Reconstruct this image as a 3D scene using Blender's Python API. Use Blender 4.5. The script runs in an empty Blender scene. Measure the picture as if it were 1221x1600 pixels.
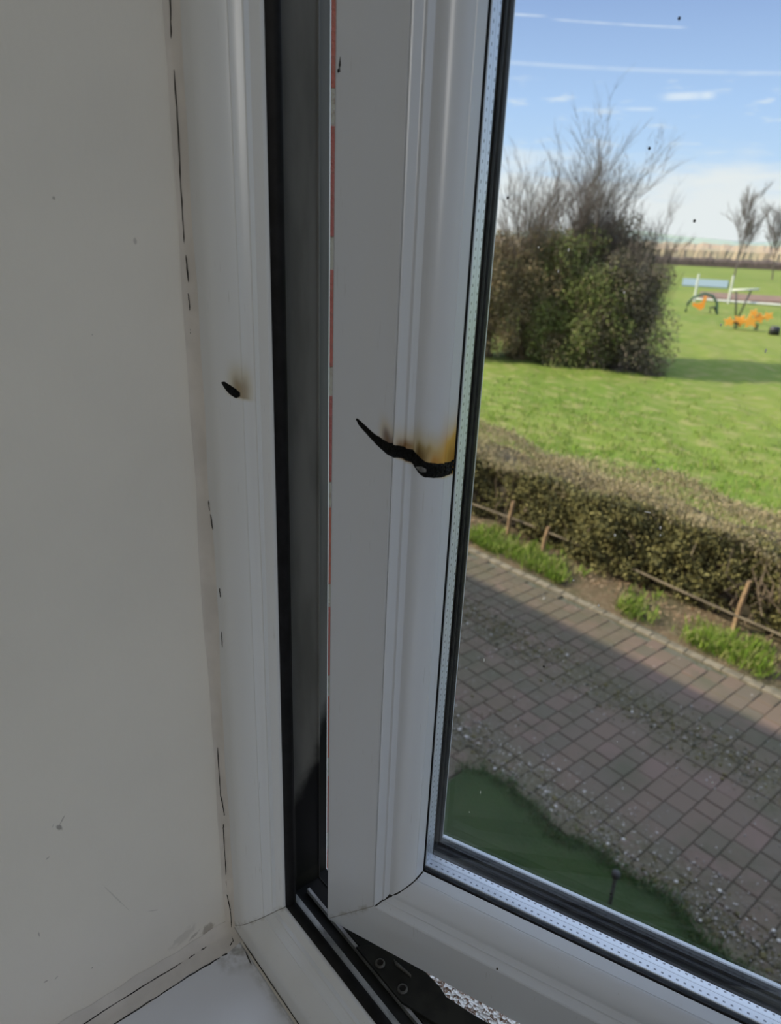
import bpy, math, random
import numpy as np
from mathutils import Vector, Matrix
random.seed(7); rng = np.random.default_rng(11)
PI = math.pi
SC = bpy.context.scene; COL = SC.collection

# ------------------------------------------------------------------ camera
F_PX = 1104.755
CAM = Vector((0.32078, -0.18965, 0.45))
cam_d = bpy.data.cameras.new('camera'); cam = bpy.data.objects.new('camera', cam_d); COL.objects.link(cam)
R_ = Vector((0.63998998, 0.76751270, 0.03656605)); U_ = Vector((-0.30154557, 0.20710353, 0.93068705)); FW = Vector((-0.70674118, 0.60665672, -0.36398425))
m = Matrix((R_, U_, -FW)).transposed().to_4x4(); m.translation = CAM
cam.matrix_world = m
cam_d.sensor_fit = 'VERTICAL'; cam_d.sensor_height = 36.0; cam_d.lens = F_PX/1600*36.0
cam_d.clip_start = 0.01; cam_d.clip_end = 6000
cam_d.dof.use_dof = True; cam_d.dof.focus_distance = 0.46; cam_d.dof.aperture_fstop = 11.0
SC.camera = cam
SC.view_settings.view_transform = 'Standard'; SC.view_settings.look = 'None'
SC.view_settings.gamma = 1; SC.view_settings.exposure = 0.0; SC.view_settings.use_curve_mapping = False

# ------------------------------------------------------------------ node helpers
class NB:
    def __init__(s, nt): s.nt = nt; s.n = nt.nodes; s.l = nt.links
    def new(s, t, **k):
        o = s.n.new(t)
        for a, b in k.items(): setattr(o, a, b)
        return o
    def put(s, sock, v):
        if isinstance(v, bpy.types.NodeSocket): s.l.new(v, sock)
        elif v is not None: sock.default_value = v
    def m(s, op, a, b=None, c=None, clamp=False):
        o = s.new('ShaderNodeMath', operation=op, use_clamp=clamp)
        s.put(o.inputs[0], a)
        if b is not None: s.put(o.inputs[1], b)
        if c is not None: s.put(o.inputs[2], c)
        return o.outputs[0]
    def mix(s, f, a, b, mode='MIX'):
        o = s.new('ShaderNodeMix', data_type='RGBA', blend_type=mode)
        s.put(o.inputs[0], f); s.put(o.inputs[6], c4(a)); s.put(o.inputs[7], c4(b)); return o.outputs[2]
    def smooth(s, v, a, b, to0=0.0, to1=1.0):
        o = s.new('ShaderNodeMapRange', interpolation_type='SMOOTHSTEP')
        s.put(o.inputs[0], v); o.inputs[1].default_value = a; o.inputs[2].default_value = b
        o.inputs[3].default_value = to0; o.inputs[4].default_value = to1; return o.outputs[0]
    def noise(s, vec, scale, detail=3, rough=.5, out=0):
        o = s.new('ShaderNodeTexNoise'); s.put(o.inputs['Vector'], vec)
        o.inputs['Scale'].default_value = scale; o.inputs['Detail'].default_value = detail
        o.inputs['Roughness'].default_value = rough; return o.outputs[out]
    def mapping(s, vec, scale=(1,1,1), loc=(0,0,0), rot=(0,0,0)):
        o = s.new('ShaderNodeMapping'); s.put(o.inputs[0], vec); o.inputs['Location'].default_value = loc
        o.inputs['Scale'].default_value = scale; o.inputs['Rotation'].default_value = rot; return o.outputs[0]
    def obj(s): return s.new('ShaderNodeTexCoord').outputs['Object']
    def sep(s, v):
        o = s.new('ShaderNodeSeparateXYZ'); s.put(o.inputs[0], v); return o.outputs
    def comb(s, x, y, z):
        o = s.new('ShaderNodeCombineXYZ'); s.put(o.inputs[0], x); s.put(o.inputs[1], y); s.put(o.inputs[2], z); return o.outputs[0]
    def bump(s, h, strength=.3, dist=.01):
        o = s.new('ShaderNodeBump'); s.put(o.inputs['Height'], h); o.inputs['Strength'].default_value = strength
        o.inputs['Distance'].default_value = dist; return o.outputs[0]
def c4(v):
    return (*v, 1.0) if isinstance(v, (tuple, list)) and len(v) == 3 else v
def material(name, color=(.5,.5,.5), rough=.5, metal=0.0, spec=.5):
    mt = bpy.data.materials.new(name); mt.use_nodes = True
    nb = NB(mt.node_tree); b = nb.n['Principled BSDF']
    b.inputs['Base Color'].default_value = c4(color); b.inputs['Roughness'].default_value = rough
    b.inputs['Metallic'].default_value = metal; b.inputs['Specular IOR Level'].default_value = spec
    return mt, nb, b

# ------------------------------------------------------------------ sky
wd = bpy.data.worlds.new('sky'); SC.world = wd; wd.use_nodes = True
w = NB(wd.node_tree); bg = w.n['Background']
gen = w.new('ShaderNodeTexCoord').outputs['Generated']
gx, gy, gz = w.sep(gen)[:3]
el = w.m('MULTIPLY', w.m('ARCSINE', gz), 180/PI)
az = w.m('MULTIPLY', w.m('ARCTAN2', gx, gy), 180/PI)
cr = w.new('ShaderNodeValToRGB'); w.put(cr.inputs[0], w.m('DIVIDE', el, 90, clamp=True))
E_ = cr.color_ramp.elements
E_[0].position = 0.0; E_[0].color = (.56,.70,.86,1)
E_[1].position = 1.0; E_[1].color = (.16,.27,.52,1)
for p, c_ in ((.05,(.50,.68,.90,1)), (.10,(.40,.58,.87,1)), (.17,(.27,.40,.69,1)), (.35,(.24,.37,.68,1))):
    e = E_.new(p); e.color = c_
base = cr.outputs[0]
v2 = w.comb(w.m('MULTIPLY', az, .16), w.m('MULTIPLY', el, .75), 0.0)
n1 = w.noise(v2, 1.0, 5, .55)
# cloud bank low above the horizon
edge = w.m('ADD', w.m('MULTIPLY', w.m('SUBTRACT', n1, .5), 7.5), w.m('SUBTRACT', 5.4, el))
bank = w.smooth(edge, -1.2, 2.4)
hi = w.smooth(az, -38, -30)
col = w.mix(w.m('MULTIPLY', bank, .93), base, (.78,.81,.82))
n2 = w.noise(w.comb(w.m('MULTIPLY', az, .33), w.m('MULTIPLY', el, 1.6), 3.0), 1.0, 4, .55)
wisp = w.m('MULTIPLY', w.smooth(n2, .56, .72), w.m('MULTIPLY', w.smooth(el, 5, 7), w.smooth(el, 11.5, 9)))
col = w.mix(w.m('MULTIPLY', wisp, .6), col, (.74,.80,.86))
def streak(a0, a1, e0, e1, wid, op):
    global col
    k = (e1-e0)/(a1-a0)
    line = w.m('ADD', e0, w.m('MULTIPLY', w.m('SUBTRACT', az, a0), k))
    d = w.m('ABSOLUTE', w.m('SUBTRACT', el, line))
    mk = w.m('MULTIPLY', w.smooth(d, wid, wid*.2), w.m('MULTIPLY', w.smooth(az, a0-.6, a0+.6), w.smooth(az, a1+.4, a1-.4)))
    nn = w.noise(w.comb(w.m('MULTIPLY', az, .8), 0, wid*9), 1.0, 3)
    mk = w.m('MULTIPLY', mk, w.smooth(nn, .2, .6, op*.4, op))
    col = w.mix(mk, col, (.72,.80,.90))
streak(-60, -20, 12.2, 10.1, .18, .34); streak(-39.5, -31.2, 13.65, 13.03, .10, .45); streak(-42.6, -40.3, 13.95, 13.84, .1, .6)
streak(-31.8, -28.7, 9.25, 9.3, .34, .8); streak(-34.3, -32.3, 8.58, 8.55, .16, .5)
high = w.noise(gen, 2.2, 4)
col = w.mix(w.m('MULTIPLY', w.smooth(high, .42, .66), w.m('MULTIPLY', w.smooth(el, 16, 32), .9)), col, (2.5,2.75,3.2))
col = w.mix(w.smooth(el, 0, -3), col, (.16,.17,.12))
w.put(bg.inputs[0], col); bg.inputs[1].default_value = 1.12

def sun_lamp():
    l = bpy.data.lights.new('sun', 'SUN'); l.energy = 6.8; l.angle = .011; l.color = (1.0, .90, .70)
    o = bpy.data.objects.new('sun', l); COL.objects.link(o)
    azr, e = math.atan2(.75, .66), math.radians(35)
    d = Vector((math.sin(azr)*math.cos(e), math.cos(azr)*math.cos(e), -math.sin(e)))
    o.rotation_euler = d.to_track_quat('-Z', 'Y').to_euler()
sun_lamp()
def add_fill_light():  # added area lamp with no visible source, brightens the interior from the right
    l = bpy.data.lights.new('unseen_fill_light', 'AREA'); l.energy = 8.5; l.shape = 'DISK'; l.size = .7; l.color = (1.0, .98, .93)
    o = bpy.data.objects.new('unseen_fill_light', l); COL.objects.link(o); o.location = (1.75, -1.30, .95); o.rotation_euler = (Vector((0,0,.1))-Vector((1.75,-1.30,.95))).to_track_quat('-Z','Y').to_euler()
add_fill_light()

# ------------------------------------------------------------------ object helpers
def tag(o, label=None, cat=None, group=None, kind=None):
    if label: o['label'] = label
    if cat: o['category'] = cat
    if group: o['group'] = group
    if kind: o['kind'] = kind
    return o
def mesh(name, V, F, mat, parent=None, smooth=False, mw=None):
    me = bpy.data.meshes.new(name); me.from_pydata([tuple(v) for v in V], [], F); me.update()
    if smooth: me.shade_smooth()
    if mat: me.materials.append(mat)
    o = bpy.data.objects.new(name, me); COL.objects.link(o)
    if parent: o.parent = parent
    if mw is not None: o.matrix_local = mw
    return o
def empty(name, loc=(0,0,0)):
    o = bpy.data.objects.new(name, None); COL.objects.link(o); o.location = loc; o.empty_display_size = .05; return o
def box(V, F, a, b):
    i = len(V)
    V += [(x,y,z) for z in (a[2],b[2]) for y in (a[1],b[1]) for x in (a[0],b[0])]
    F += [(i,i+2,i+3,i+1),(i+4,i+5,i+7,i+6),(i,i+1,i+5,i+4),(i+2,i+6,i+7,i+3),(i,i+4,i+6,i+2),(i+1,i+3,i+7,i+5)]
def boxes(name, L, mat, parent=None, bevel=0):
    V, F = [], []
    for a, b in L: box(V, F, a, b)
    o = mesh(name, V, F, mat, parent)
    if bevel:
        md = o.modifiers.new('bevel', 'BEVEL'); md.width = bevel; md.segments = 2
    return o
def tube(V, F, pts, rad, n=6, cap=True):
    pts = [Vector(p) for p in pts]
    if not hasattr(rad, '__len__'): rad = [rad]*len(pts)
    i0 = len(V); up = Vector((0,0,1))
    for k, p in enumerate(pts):
        t = (pts[min(k+1,len(pts)-1)]-pts[max(k-1,0)])
        if t.length < 1e-9: t = Vector((0,0,1))
        t.normalize()
        a = t.cross(up if abs(t.z) < .95 else Vector((1,0,0))).normalized(); b = t.cross(a)
        for j in range(n):
            an = 2*PI*j/n; V.append(tuple(p+(a*math.cos(an)+b*math.sin(an))*rad[k]))
    for k in range(len(pts)-1):
        for j in range(n):
            q = i0+k*n; F.append((q+j, q+(j+1)%n, q+n+(j+1)%n, q+n+j))
    if cap:
        F.append(tuple(range(i0, i0+n))[::-1]); F.append(tuple(range(i0+(len(pts)-1)*n, i0+len(pts)*n)))
def rect_sweep(prof, rect, sides='LBRT', gap=0.0, closed=True):
    """profile (o inward, y) swept round rect x0,z0,x1,z1 in the XZ plane with mitred corners; returns one V,F per side"""
    x0, z0, x1, z1 = rect; out = {}
    fn = {'L': lambda o,y,e: (x0+o, y, (z0+o+gap) if e==0 else (z1-o-gap)),
          'R': lambda o,y,e: (x1-o, y, (z0+o+gap) if e==0 else (z1-o-gap)),
          'B': lambda o,y,e: ((x0+o+gap) if e==0 else (x1-o-gap), y, z0+o),
          'T': lambda o,y,e: ((x0+o+gap) if e==0 else (x1-o-gap), y, z1-o)}
    for s in sides:
        V = [fn[s](o,y,e) for e in (0,1) for o,y in prof]; n = len(prof); F = []
        for j in range(n if closed else n-1):
            k = (j+1)%n; q = (j,k,n+k,n+j); F.append(q if s in 'LT' else q[::-1])
        if closed: F += [tuple(range(n)), tuple(range(n,2*n))[::-1]]
        out[s] = (V, F)
    return out
def merge(d):
    V, F = [], []
    for s in d:
        i = len(V); V += d[s][0]; F += [tuple(q+i for q in f) for f in d[s][1]]
    return V, F
def fix_normals(o):
    import bmesh
    bm = bmesh.new(); bm.from_mesh(o.data); bmesh.ops.recalc_face_normals(bm, faces=bm.faces); bm.to_mesh(o.data); bm.free()
    return o

# ------------------------------------------------------------------ materials
def pvc_material(name, stain=None, base=(.585,.62,.67), mitre=None):
    mt, nb, b = material(name, base, .27)
    co = nb.obj(); x, y, z = nb.sep(co)[:3]
    n = nb.noise(nb.mapping(co, (6,6,1.2)), 5, 4); col = nb.mix(nb.smooth(n, .35, .75, 0, .16), base, (.60,.59,.55))
    n2 = nb.noise(nb.mapping(co, (14,14,.7)), 60, 2); col = nb.mix(nb.smooth(n2, .70, .76, 0, .22), col, (.30,.29,.27))
    # fly specks
    vo = nb.new('ShaderNodeTexVoronoi'); nb.put(vo.inputs['Vector'], co); vo.inputs['Scale'].default_value = 55
    vc = nb.sep(vo.outputs['Color'])[0]
    sp = nb.m('MULTIPLY', nb.smooth(vo.outputs['Distance'], .045, .028), nb.m('GREATER_THAN', vc, .80))
    col = nb.mix(sp, col, (.06,.05,.04))
    for (px, pz, lo, hi, up, col1, col2, slope, st) in (stain or []):
        # scorch: yellow-brown bloom rising above the burn
        zb = nb.m('ADD', pz, nb.m('MULTIPLY', nb.m('SUBTRACT', x, px), slope))
        h = nb.m('SUBTRACT', z, zb)
        nn = nb.noise(nb.mapping(co, (1,1,.25)), 160, 2)
        fade = nb.m('MULTIPLY', nb.smooth(h, up, -.002), nb.m('MULTIPLY', nb.smooth(x, lo, lo+.008), nb.smooth(x, hi+.004, hi)))
        fade = nb.m('MULTIPLY', fade, nb.smooth(h, -.009, -.006))
        fade = nb.m('MULTIPLY', nb.m('MULTIPLY', fade, fade), nb.m('ADD', .55, nb.m('MULTIPLY', nn, .9)))
        col = nb.mix(nb.m('MULTIPLY', fade, st, clamp=True), col, nb.mix(nb.smooth(fade, .35, .95), col1, col2))
    if mitre is not None:
        x0, z0, s = mitre
        d = nb.m('ABSOLUTE', nb.m('SUBTRACT', nb.m('SUBTRACT', z, z0), nb.m('MULTIPLY', nb.m('SUBTRACT', x, x0), s)))
        lim = nb.m('LESS_THAN', z, z0+.045) if s > 0 else nb.m('LESS_THAN', z, z0+.0)
        col = nb.mix(nb.m('MULTIPLY', nb.smooth(d, .0006, .0002), .75), col, (.22,.21,.19))
        dirt = nb.m('MULTIPLY', nb.smooth(d, .006, .0), nb.smooth(nb.noise(co, 180, 3), .45, .7))
        col = nb.mix(nb.m('MULTIPLY', dirt, .5), col, (.25,.23,.18))
    nb.put(b.inputs['Base Color'], col)
    nb.put(b.inputs['Normal'], nb.bump(nb.noise(co, 25, 2), .05, .002))
    return mt
BR1, BR2 = (.50,.36,.12), (.16,.09,.035)
M_sash = pvc_material('white_pvc_sash', [(.0385,.3622,.026,.047,.016,BR1,BR2,-.75,.8)], mitre=(0,-.0,1.0))
M_bead = pvc_material('white_pvc_bead', [(.0385,.3622,.034,.0470,.020,(.55,.45,.26),(.25,.15,.07),-.45,1.1),
    (.0480,.3590,.0430,.0600,.026,(.48,.40,.20),(.14,.09,.03),-.60,1.5), (.0600,.3520,.0500,.0625,.022,(.66,.50,.24),(.45,.24,.06),-.2,1.3),
    (.0625,.3525,.0560,.070,.040,(.60,.36,.08),(.30,.14,.02),0,2.2)])
M_frame = pvc_material('white_pvc_frame', [(-.013,.376,-.0175,-.0075,.022,(.46,.38,.16),(.25,.17,.05),-.35,.8)], base=(.66,.68,.69), mitre=(0,0,1.0))
M_plain = pvc_material('white_pvc_plain')
M_outer = pvc_material('white_pvc_outside', base=(.82,.82,.80))
def simple(name, color, rough=.5, nscale=0, namp=.0, color2=None, metal=0, bump=0, spec=.5):
    mt, nb, b = material(name, color, rough, metal, spec)
    if nscale:
        co = nb.obj(); n = nb.noise(co, nscale, 4)
        nb.put(b.inputs['Base Color'], nb.mix(nb.smooth(n, .35, .65), color, color2 or tuple(c*(1-namp) for c in color)))
        if bump: nb.put(b.inputs['Normal'], nb.bump(n, bump, .01))
    return mt
M_rubber = simple('black_rubber', (.009,.009,.010), .6, 120, .5, spec=.2)
M_rubber2 = simple('black_gasket_outer', (.010,.010,.012), .5, 200, .5, color2=(.022,.022,.022), spec=.2)
M_char = simple('charred_plastic', (.0025,.0025,.002), .5, 500, .3, bump=.6, spec=.2)
M_melt = simple('melted_plastic', (.20,.20,.19), .4, 300, .5, bump=.4)
M_crack = simple('crack_dark', (.02,.018,.016), .9, 50, .3)
M_steel = simple('dirty_steel', (.58,.58,.57), .4, 90, .5, metal=.1, color2=(.36,.36,.35))
M_hinge = simple('grimy_hinge_metal', (.030,.030,.024), .65, 70, .5, metal=.25, color2=(.014,.014,.011))
M_screw = simple('worn_screw_metal', (.16,.155,.14), .45, 200, .4, metal=.5)
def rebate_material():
    mt, nb, b = material('dark_rebate_plastic', (.12,.12,.115), .6, spec=.25)  # dark grey plastic of its own, darker again towards the rebate floor
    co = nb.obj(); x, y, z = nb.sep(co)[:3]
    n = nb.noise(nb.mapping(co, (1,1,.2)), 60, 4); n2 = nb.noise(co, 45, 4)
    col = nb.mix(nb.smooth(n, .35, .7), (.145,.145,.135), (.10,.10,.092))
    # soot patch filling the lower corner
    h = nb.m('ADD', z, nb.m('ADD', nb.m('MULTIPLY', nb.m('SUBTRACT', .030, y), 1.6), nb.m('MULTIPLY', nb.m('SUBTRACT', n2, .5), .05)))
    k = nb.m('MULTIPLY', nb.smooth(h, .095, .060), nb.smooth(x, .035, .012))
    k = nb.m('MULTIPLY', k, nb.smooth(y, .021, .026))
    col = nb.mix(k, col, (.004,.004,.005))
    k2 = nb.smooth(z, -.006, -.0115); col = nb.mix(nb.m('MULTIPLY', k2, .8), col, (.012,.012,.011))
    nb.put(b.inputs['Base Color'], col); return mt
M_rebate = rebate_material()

def wall_material():
    mt, nb, b = material('painted_plaster', (.6,.57,.53), .75)
    co = nb.obj(); x, y, z = nb.sep(co)[:3]
    n = nb.noise(co, 7, 4); col = nb.mix(nb.smooth(n, .3, .75), (.73,.70,.635), (.67,.645,.59))
    n3 = nb.noise(nb.mapping(co, (1,1,.35)), 420, 3)
    dist = nb.noise(co, 260, 3)
    def spot(py, pz, ry, rz, rot, op, c=(.10,.09,.08)):
        nonlocal col
        ca, sa = math.cos(rot), math.sin(rot)
        dy = nb.m('SUBTRACT', y, py); dz = nb.m('SUBTRACT', z, pz)
        a = nb.m('DIVIDE', nb.m('ADD', nb.m('MULTIPLY', dy, ca), nb.m('MULTIPLY', dz, sa)), ry)
        c_ = nb.m('DIVIDE', nb.m('SUBTRACT', nb.m('MULTIPLY', dz, ca), nb.m('MULTIPLY', dy, sa)), rz)
        r = nb.m('SQRT', nb.m('ADD', nb.m('MULTIPLY', a, a), nb.m('MULTIPLY', c_, c_)))
        r = nb.m('ADD', r, nb.m('MULTIPLY', nb.m('SUBTRACT', dist, .5), 1.4))
        col = nb.mix(nb.m('MULTIPLY', nb.smooth(r, 1.0, .45), op), col, c)
    spot(-.1258, .121, .0016, .0035, .5, .6); spot(-.1235, .1255, .0006, .0045, -.6, .45); spot(-.129, .124, .0004, .002, -.5, .4)
    spot(-.1347, .103, .0022, .0008, .5, .4); spot(-.1465, .050, .0005, .003, 0, .45); spot(-.148, .010, .0016, .0007, 0, .5)
    spot(-.142, .008, .0018, .0006, .6, .4); spot(-.121, -.001, .0006, .0006, 0, .8); spot(-.060, -.022, .012, .006, .45, .22, (.22,.21,.19))
    spot(-.052, -.027, .006, .0015, .5, .4, (.12,.11,.10)); spot(-.10, .045, .0005, .02, .4, .22); spot(-.078, .018, .004, .0005, -.5, .3)
    spot(-.041, -.030, .006, .007, 0, .6, (.22,.19,.15)); spot(-.085, .46, .0009, .0009, 0, .5); spot(-.075, .40, .0006, .0006, 0, .5)
    spot(-.050, .443, .0011, .0020, 0, .35)
    nb.put(b.inputs['Base Color'], col)
    nb.put(b.inputs['Normal'], nb.bump(nb.m('ADD', n3, nb.m('MULTIPLY', n, .8)), .12, .002))
    return mt
M_wall = wall_material()
M_room = simple('room_wall_paint', (.62,.60,.57), .8, 5, .05)
M_ceil = simple('ceiling_paint', (.75,.74,.72), .85, 5, .04)
M_floor = simple('carpet_beige', (.30,.26,.22), .95, 300, .3)
def sill_material():
    mt, nb, b = material('sill_gloss_paint', (.72,.74,.78), .25)
    co = nb.obj(); x, y, z = nb.sep(co)[:3]
    n = nb.noise(co, 120, 4)
    d = nb.m('SQRT', nb.m('ADD', nb.m('POWER', nb.m('ADD', x, .022), 2.0), nb.m('POWER', nb.m('ADD', y, .028), 2.0)))
    dirt = nb.m('MULTIPLY', nb.smooth(d, .028, .004), nb.smooth(n, .35, .62))
    e1 = nb.m('MULTIPLY', nb.smooth(nb.m('ABSOLUTE', nb.m('ADD', y, .026)), .007, .0), nb.smooth(n, .4, .65))
    dirt = nb.m('MAXIMUM', dirt, nb.m('MULTIPLY', e1, .55))
    col = nb.mix(nb.m('MULTIPLY', dirt, .7), (.66,.68,.72), (.20,.19,.16))
    nb.put(b.inputs['Base Color'], col); return mt
M_sill = sill_material()
M_seal = simple('aged_sealant', (.62,.59,.55), .7, 40, .3, color2=(.55,.525,.49), bump=.1)

def brick_material():
    mt, nb, b = material('red_brickwork', (.4,.15,.1), .9)
    co = nb.obj(); x, y, z = nb.sep(co)[:3]
    vec = nb.comb(nb.m('ADD', x, y), nb.m('ADD', z, .011), 0.0)
    br = nb.new('ShaderNodeTexBrick'); nb.put(br.inputs['Vector'], vec)
    br.inputs['Scale'].default_value = 1.0; br.inputs['Brick Width'].default_value = .225; br.inputs['Row Height'].default_value = .075
    br.inputs['Mortar Size'].default_value = .0095; br.inputs['Color1'].default_value = (.46,.14,.09,1); br.inputs['Color2'].default_value = (.38,.11,.09,1)
    br.inputs['Mortar'].default_value = (.42,.38,.30,1)
    n = nb.noise(co, 350, 4); col = nb.mix(nb.smooth(n, .45, .72, 0, .5), br.outputs[0], (.25,.14,.10))
    nb.put(b.inputs['Base Color'], col); nb.put(b.inputs['Normal'], nb.bump(nb.m('SUBTRACT', n, br.outputs[1]), .4, .004)); return mt
M_brick = brick_material()
def rough_stone():
    mt, nb, b = material('weathered_sill_stone', (.6,.55,.48), .9)
    co = nb.obj(); vo = nb.new('ShaderNodeTexVoronoi'); nb.put(vo.inputs['Vector'], co); vo.inputs['Scale'].default_value = 420
    c_ = nb.sep(vo.outputs['Color'])[0]
    n = nb.noise(co, 900, 3)
    col = nb.mix(nb.smooth(c_, .45, .65), (.85,.80,.72), (.22,.13,.08)); col = nb.mix(nb.smooth(n, .5, .7), col, (.95,.93,.88))
    nb.put(b.inputs['Base Color'], col); nb.put(b.inputs['Normal'], nb.bump(vo.outputs['Distance'], .8, .003)); return mt
M_stone = rough_stone()
def glass_material():
    mt = bpy.data.materials.new('window_glass'); mt.use_nodes = True; nb = NB(mt.node_tree)
    nb.n.remove(nb.n['Principled BSDF'])
    tr = nb.new('ShaderNodeBsdfTransparent'); tr.inputs[0].default_value = (.985,.99,.985,1)
    gl = nb.new('ShaderNodeBsdfGlossy'); gl.inputs['Roughness'].default_value = .02
    fr = nb.new('ShaderNodeFresnel'); fr.inputs['IOR'].default_value = 1.3
    mx = nb.new('ShaderNodeMixShader'); nb.put(mx.inputs[0], nb.m('MULTIPLY', fr.outputs[0], .35)); nb.put(mx.inputs[1], tr.outputs[0]); nb.put(mx.inputs[2], gl.outputs[0])
    nb.put(nb.n['Material Output'].inputs[0], mx.outputs[0]); return mt
M_glass = glass_material()
def spacer_material(axis):
    mt, nb, b = material('perforated_spacer_'+axis, (.66,.74,.86), .38, .35)
    co = nb.obj(); s = nb.sep(co); a = s[0] if axis == 'rail' else s[2]; y = s[1]
    fr = nb.m('ABSOLUTE', nb.m('SUBTRACT', nb.m('FRACT', nb.m('DIVIDE', a, .0042)), .5))
    def row(c): return nb.m('MULTIPLY', nb.m('LESS_THAN', fr, .17), nb.m('LESS_THAN', nb.m('ABSOLUTE', nb.m('SUBTRACT', y, c)), .00055))
    dots = nb.m('MAXIMUM', row(.0283), row(.0348))
    line = nb.m('LESS_THAN', nb.m('ABSOLUTE', nb.m('SUBTRACT', y, .0315)), .00016)
    col = nb.mix(nb.m('MAXIMUM', nb.m('MULTIPLY', dots, .8), nb.m('MULTIPLY', line, .6)), (.66,.72,.82), (.07,.09,.13))
    nb.put(b.inputs['Base Color'], col); return mt

def ground_mat(name, c1, c2, c3, s1=1.5, s2=12, bump=.5, bd=.05, stretch=(1,1,1), rough=.95):
    mt, nb, b = material(name, c1, rough, spec=.2)
    co = nb.mapping(nb.obj(), stretch); n1_ = nb.noise(co, s1, 5, .6); n2_ = nb.noise(co, s2, 6, .65)
    col = nb.mix(nb.smooth(n1_, .35, .65), c1, c2); col = nb.mix(nb.smooth(n2_, .48, .68), col, c3)
    nb.put(b.inputs['Base Color'], col); nb.put(b.inputs['Normal'], nb.bump(n2_, bump, bd)); return mt
M_field = ground_mat('meadow_grass', (0.114,0.171,0.023), (0.160,0.198,0.034), (0.243,0.228,0.084), .18, 2.6, .8, .15, (.6,1,1))
M_lawn = ground_mat('short_lawn', (.022,.046,.012), (.032,.060,.016), (.046,.060,.022), 2.5, 45, .7, .03)
M_soil = ground_mat('verge_soil', (.13,.09,.055), (.08,.07,.038), (.20,.155,.10), 3, 22, .7, .04)
M_under = ground_mat('gravelly_soil', (.11,.105,.08), (.07,.075,.045), (.17,.16,.14), 2, 40, .8, .02)
M_hills = ground_mat('distant_farmland', (.30,.36,.28), (.22,.27,.27), (.36,.38,.30), .006, .03, .1, .1, (1,.5,3))
M_court = simple('hard_court', (.19,.25,.26), .9, 1, .1)
M_bark = simple('bark_chippings', (.22,.13,.09), .95, 3, .4)
def island_mat(name, c1, c2, c3=None, rough=.8, noise=0, trans=0.0, spec=.3):
    mt, nb, b = material(name, c1, rough, spec=spec)
    r = nb.new('ShaderNodeNewGeometry').outputs['Random Per Island']
    col = nb.mix(r, c1, c2)
    if c3:
        r2 = nb.m('FRACT', nb.m('MULTIPLY', r, 7.31)); col = nb.mix(nb.m('GREATER_THAN', r2, .72), col, c3)
    if noise:
        n = nb.noise(nb.obj(), noise, 5, .65); col = nb.mix(nb.smooth(n, .45, .75, 0, .65), col, (.06,.065,.035))
        nb.put(b.inputs['Normal'], nb.bump(nb.noise(nb.obj(), 60, 3), .3, .01))
    nb.put(b.inputs['Base Color'], col)
    return mt
M_paver = island_mat('block_pavers', (.132,.094,.070), (.104,.086,.064), (.142,.098,.078), noise=1.9)
def paver_dirt():
    nb = NB(M_paver.node_tree); b = nb.n['Principled BSDF']; old = b.inputs['Base Color'].links[0].from_socket
    co = nb.obj(); x, y, z = nb.sep(co)[:3]; n = nb.noise(co, 5, 6, .7); n2 = nb.noise(co, 1.2, 3)
    yy = nb.m('ADD', y, nb.m('MULTIPLY', nb.m('SUBTRACT', n2, .5), .9))
    band = nb.m('MULTIPLY', nb.smooth(nb.m('ABSOLUTE', nb.m('SUBTRACT', yy, 5.2)), .55, .1), .85)
    low = nb.smooth(nb.m('ABSOLUTE', nb.m('SUBTRACT', yy, 3.55)), .5, .1)
    left = nb.m('MULTIPLY', nb.smooth(x, -2.5, -3.4), .55)
    k = nb.m('MAXIMUM', nb.m('MAXIMUM', band, low), left)
    k = nb.m('MULTIPLY', k, nb.smooth(n, .34, .52))
    nb.put(b.inputs['Base Color'], nb.mix(nb.m('MULTIPLY', k, .9), old, nb.mix(nb.smooth(nb.noise(co, 30, 4), .45, .6), (.070,.062,.034), (.105,.092,.058))))
paver_dirt()
M_peb = island_mat('pebbles', (.17,.15,.13), (.27,.25,.22), (.52,.50,.46))
M_leafG = island_mat('bush_leaves_green', (0.102,0.128,0.034), (0.187,0.212,0.060), (0.145,0.119,0.060))
M_leafB = island_mat('bush_leaves_brown', (0.187,0.136,0.072), (0.264,0.196,0.102), (0.136,0.128,0.060))
M_leafD = island_mat('bush_leaves_dark', (0.102,0.093,0.055), (0.170,0.149,0.093), (0.145,0.111,0.085))
M_leafH = island_mat('hedge_leaves', (0.111,0.106,0.034), (0.230,0.204,0.076), (0.047,0.047,0.019))
M_leafT = island_mat('hedge_top_twigs', (0.289,0.230,0.128), (0.391,0.323,0.196), (0.204,0.187,0.076))
M_grassT = island_mat('grass_blades', (0.114,0.205,0.015), (0.190,0.266,0.034), (0.258,0.251,0.091))
M_bark1 = simple('grey_bark', (.13,.105,.09), .9, 8, .3)
M_bark2 = simple('brown_twigs', (.19,.14,.095), .9, 8, .3)
M_stake = simple('weathered_stake', (.34,.22,.12), .85, 20, .35)
M_rail = simple('weathered_rail', (.17,.135,.09), .9, 9, .4)

# ------------------------------------------------------------------ room shell and house
GZ = CAM.z - 4.0         # outside ground level
WX0, WX1, WZ0, WZ1 = -.0395, .7615, -.0385, 1.1385       # window opening
RX0, RX1, RY0, RY1, FZ, CZ = -1.4, 2.4, -3.4, -.30, -.95, 1.42
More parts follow.
